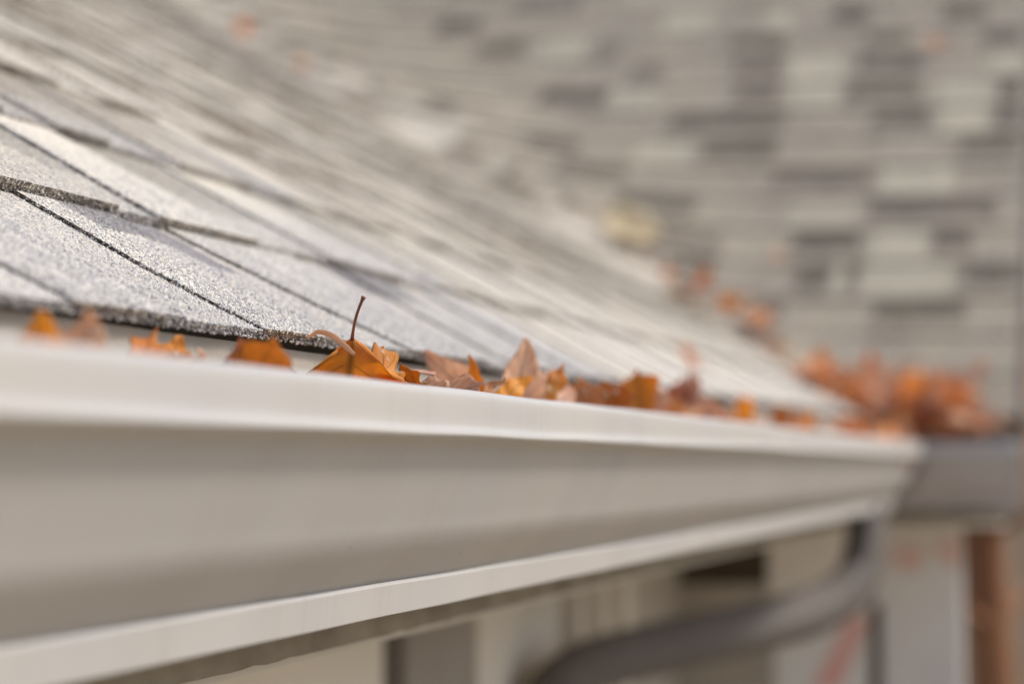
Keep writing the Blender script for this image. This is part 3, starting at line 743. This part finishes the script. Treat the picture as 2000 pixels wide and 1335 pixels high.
twig('pinkish cut leaf stem lying level right of the ragged leaf', [(768, 742, 1.52), (790, 728, 1.53), (820, 726, 1.54), (847, 731, 1.55)], 0.0010, 'stem_pale')
twig('dark stem end poking over the lip left of the stemmed leaf', [(585, 735, 1.33), (566, 718, 1.34), (547, 706, 1.35)], 0.0009, 'stem')

# --- leaf protos for the crowd
protos = []
for i, (kw) in enumerate([dict(L=.085, W=.03, lobes=3, deep=.6, cup=25, bend=.9, tipcurl=.8), dict(L=.095, W=.032, lobes=4, deep=.65, cup=35, bend=-.5, tipcurl=1.2, twist=.6),
                          dict(L=.07, W=.026, lobes=3, deep=.5, cup=50, bend=1.4, twist=-.5), dict(L=.08, W=.024, lobes=3, deep=.7, cup=60, bend=.3, tipcurl=1.5, twist=.9),
                          dict(L=.065, W=.03, lobes=2, deep=.3, cup=30, bend=.5), dict(L=.09, W=.03, lobes=4, deep=.6, cup=-30, bend=-.9, tipcurl=-.8)]):
    mb = leaf_mesh(seed=40+i, ns=36, nt_=6, ripple=.004, sharp=1.5, **kw)
    mb.tube([(0.002*s*s, -0.028*s, 0.006*s*s) for s in (0, .25, .5, .75, 1)], 0.0009, 5)
    protos.append(mb)
pmesh = {}
def leaf_copy(k, mat, loc, rot, sc, label, group):
    key = (k, mat)
    if key not in pmesh:
        o = protos[k].build('oak_leaf', M[mat], None, smooth=True); pmesh[key] = o.data
        bpy.data.objects.remove(o)
    o = bpy.data.objects.new('oak_leaf', pmesh[key]); C.objects.link(o); add_solid(o)
    o.location = loc; o.rotation_euler = rot; o.scale = (sc, sc, sc)
    return tag(o, label, 'leaf', group)
rl = random.Random(23)
MATS = ['leaf_orange']*5+['leaf_brown']*4+['leaf_tan']*3+['leaf_red']
def rrot(flat=False):
    return (rl.gauss(0, .35), rl.gauss(0, .35), rl.uniform(0, 6.28)) if flat else (rl.uniform(-1.2, 1.5), rl.uniform(-1.2, 1.2), rl.uniform(0, 6.28))
CN = {'leaf_orange': 'orange', 'leaf_brown': 'brown', 'leaf_tan': 'pale tan', 'leaf_red': 'reddish'}
def dry_label(y):
    w_ = 'nearest stretch' if y < 1.75 else ('middle stretch' if y < 3.2 else 'far stretch')
    return CN[mt_]+' oak leaf lying down inside the long gutter, '+w_
def fits(mesh, mw):
    for k in range(0, len(mesh.vertices), 3):
        p = mw @ mesh.vertices[k].co
        if p.y < YM-0.02 and p.z < 0.034 and (-p.x < xfront(p.z)+.001): return False
        if p.z < -0.069 or (p.y < YC-0.02 and p.z < 0.06 and -p.x > 0.389): return False
        if p.y < YC-0.1 and -p.x > 0.40: return False
    return True
# bed of leaves lying in the trough, tops near the lip
y = 0.9
while y < YM-0.1:
    dens = 0.042 if y > 1.75 else 0.06
    top = -0.018 if y < 1.75 else (0.010 if y < 2.4 else 0.006)
    X = rl.uniform(0.315, 0.378)
    mt_ = rl.choice(MATS)
    for att in range(60):
        o = leaf_copy(rl.randrange(6), mt_, (-rl.uniform(0.315, 0.385), y, top+rl.uniform(-.022, .008)), rrot(rl.random() < .6), rl.uniform(.45, .8)*(1-att*.006),
              dry_label(y), 'oak leaves bedded along the long gutter')
        mw = Matrix.LocRotScale(o.location, o.rotation_euler, o.scale)
        zm = max((mw @ v_.co).z for v_ in o.data.vertices)
        tgt = 0.034+(rl.uniform(-.014, .003) if y < 1.75 else rl.uniform(-.006, .020))
        o.location.z += tgt-zm
        mw = Matrix.LocRotScale(o.location, o.rotation_euler, o.scale)
        if fits(o.data, mw): break
        bpy.data.objects.remove(o)
    y += dens*rl.uniform(.6, 1.4)
# upright leaves farther along the gutter (photo pixel of tip, depth, colour, size)
for (u, v, d, mat, W, lab) in [(1135, 735, 1.85, 'leaf_brown', .012, 'brown leaf with a pale flat top at the start of the blurred cluster'),
                          (1175, 742, 1.95, 'leaf_orange', .014, 'orange leaf standing behind the pale topped brown leaf'),
                          (1232, 722, 2.1, 'leaf_orange', .013, 'taller orange leaf lobe leaning right in the blurred cluster'),
                          (1205, 745, 2.0, 'leaf_brown', .010, 'brown leaf between the two tallest of the blurred cluster'),
                          (1262, 748, 2.15, 'leaf_tan', .012, 'tan leaf at the right end of the blurred cluster'),
                          (1290, 765, 2.2, 'leaf_brown', .012, 'low brown leaf just right of the blurred cluster'),
                          (1330, 738, 2.5, 'leaf_red', .010, 'pinkish leaf reaching up to the shingle edge on its own'),
                          (1345, 720, 2.5, 'leaf_tan', .006, 'thin hooked tan lobe touching the shingle edge'),
                          (1390, 772, 2.5, 'leaf_tan', .013, 'bright pale orange leaf alone at the gutter lip'),
                          (1458, 768, 3.0, 'leaf_orange', .010, 'dark orange leaf standing alone far along the gutter'),
                          (1530, 788, 3.5, 'leaf_orange', .012, 'orange leaf standing just before the leaf heap'),
                          (1570, 795, 3.8, 'leaf_tan', .014, 'tan leaf at the foot of the leaf heap')]:
    hero(lab, mat, (u, v), (u+rl.uniform(-30, 30), v+110*1.6/d*1.3), d, d, W*1.5, dict(lobes=2, deep=0.4, cup=rl.uniform(20, 50), bend=rl.uniform(-.5, .5)), rl.uniform(-.5, .5), group='blurred leaves standing along the gutter')
# heap in the inside corner
for i in range(195):
    a = (i+rl.random())/195; u = 1580+330*a
    X = min(max((2150-u)/5946*YC, 0.20), 0.47)
    front = rl.random() < .5 and X < EX
    if front:       # in the trough, up to and over the lip of the far gutter
        yy = YC-rl.uniform(0.0, 0.070); z = 0.02+0.10*rl.random()**.8
    elif rl.random() < .16:
        yy = YC-rl.uniform(0.08, 0.60); X = rl.uniform(.325, .36); z = rl.uniform(0.015, 0.045)
    else:
        yy = YC+rl.uniform(-0.02, 0.075); fl = 0.088+max(0, max(X-EX, yy-YC))*0.577; z = fl+rl.random()*0.034*math.sin(math.pi*min(1, .15+.8*a))
    mt_ = rl.choice(['leaf_tan']*8+['leaf_orange']*5+['leaf_brown']*4)
    leaf_copy(rl.randrange(6), mt_, (-X, yy, z), rrot(), rl.uniform(.5, .75),
              CN[mt_]+' oak leaf in the roof corner heap, '+('left end' if a < .33 else ('middle' if a < .67 else 'right end')), 'oak leaves heaped in the roof corner')
# trail up the valley
for i in range(20):
    t_ = 0.05+0.31*(i/19)+rl.uniform(-.01, .01)
    leaf_copy(rl.randrange(6), rl.choice(['leaf_orange', 'leaf_tan', 'leaf_yellow', 'leaf_orange']), roofB(-(EX+t_+rl.uniform(-.03, .02)), t_/CP+rl.uniform(-.02, .02), 0.018), rrot(True), rl.uniform(.5, .75),
              ('upper' if i > 13 else ('middle' if i > 6 else 'lower'))+' leaf in the thin trail up the roof valley above the heap', 'oak leaves trailing up the valley')
def onB(u, v, mat, k, sc, label, rz):
    x, s = hitB(u, v); p = roofB(x, s, 0.038 if mat == 'leaf_yellow' else 0.026)
    o = leaf_copy(k, mat, p, (PITCH, 0, 0), sc, label, None); o.rotation_euler = (Matrix.Rotation(PITCH+0.25, 3, 'X') @ Matrix.Rotation(rz, 3, 'Z')).to_euler(); return o
onB(1300, 486, 'leaf_yellow', 4, 1.9, 'pale yellow leaf alone in the middle of the far roof slope', 1.5)
onB(1855, 100, 'leaf_red', 0, .8, 'reddish leaf near the top right of the far roof slope', 2.0)
onB(1535, 528, 'leaf_tan', 2, .5, 'small faint tan leaf on the far roof slope right of the yellow one', 1.0)
for (u, v, lab) in ((480, 82, 'rusty leaf higher in the valley, top left of the photo'), (590, 142, 'rusty leaf lower of the two in the upper valley'), (1425, 612, 'orange leaf pair top of the valley trail')):
    x, s = hitB(u, v); p = roofB(x, s, 0.02)
    o = leaf_copy(1, 'leaf_orange', p, (PITCH, .3, 1.0+u), .8, lab, 'loose leaves in the upper valley')
leaf_copy(2, 'leaf_tan', roofA(3.2, 0.05, 0.015), (.4, .5, 2), .6, 'pale curled leaf lying on the near slope edge', None)

# ---------------------------------------------------------------- garden behind, seen past the house corner
tr = thing('tree', 'small autumn tree with reddish brown trunk standing behind the house corner', 'tree', (0.0, 0, 0))
bt = P(1932, 1200, 9.0)
tr.location = (bt.x, bt.y, GZ)
bark = plain('bark', (0.10, 0.035, 0.015), (0.42, 0.20, 0.10), 5, 0.95, 1.0, 25, (1, 1, 0.3))
mb = MB(); pts = [(0.05*math.sin(z*1.3), 0.03*math.cos(z), z) for z in np.linspace(0, 3.5, 14)]
mb.tube(pts, [0.074-0.010*i/13+0.03*(i == 0) for i in range(14)], 14); mb.build('trunk', bark, tr, smooth=True)
mb = MB()
for k in range(9):
    an = k*2.4; a0 = Vector(pts[8+k//2]); a1 = a0+Vector((math.cos(an)*.35-0.1, math.sin(an)*.35, .1))
    mb.tube([tuple(a0), tuple((a0+a1)/2+Vector((0, 0, -.02))), tuple(a1)], [.02, .013, .006], 6)
mb.build('limb', bark, tr, smooth=True)
mb = MB()
for k in range(9):       # crown: small autumn leaves in loose clumps round the limbs
    an = k*2.4; c_ = Vector((math.cos(an)*.5, math.sin(an)*.5, 3.05+0.16*(k % 5)))
    for _ in range(260):
        d_ = Vector((rl.gauss(0, .24), rl.gauss(0, .24), rl.gauss(0, .17))); p_ = c_+d_
        a_ = Vector((rl.uniform(-1, 1), rl.uniform(-1, 1), rl.uniform(-1, 1))).normalized(); b_ = a_.orthogonal().normalized()
        L2 = rl.uniform(.03, .05); b0 = len(mb.v)
        mb.v += [tuple(p_), tuple(p_+a_*L2*.5+b_*L2*.35), tuple(p_+a_*L2), tuple(p_+a_*L2*.5-b_*L2*.35)]
        mb.f.append([b0, b0+1, b0+2, b0+3]); mb.c.append((1, 1, 1)); mb.uv.append([(0, .5), (.5, 1), (1, .5), (.5, 0)])
mb.build('crown', M['leaf_brown'], tr)
fn = thing('fence', 'tan wooden fence far behind the house corner', 'fence', (3, 14, GZ))
fw = plain('fence_wood', (0.60, 0.42, 0.27), (0.74, 0.54, 0.37), 5, 0.85, 0.5, 30, (1, 1, 0.2))
for i in range(34):
    mb = MB(); mb.box(-7+i*0.3, -7+i*0.3+0.285, 0, 0.02, 0.05, 3.1+0.02*rl.random()); mb.build('board', fw, fn, bevel=0.003)
mb = MB(); mb.box(-7, 3.3, 0.021, 0.06, 0.4, 0.5); mb.box(-7, 3.3, 0.021, 0.06, 2.2, 2.3); mb.build('rail', fw, fn)
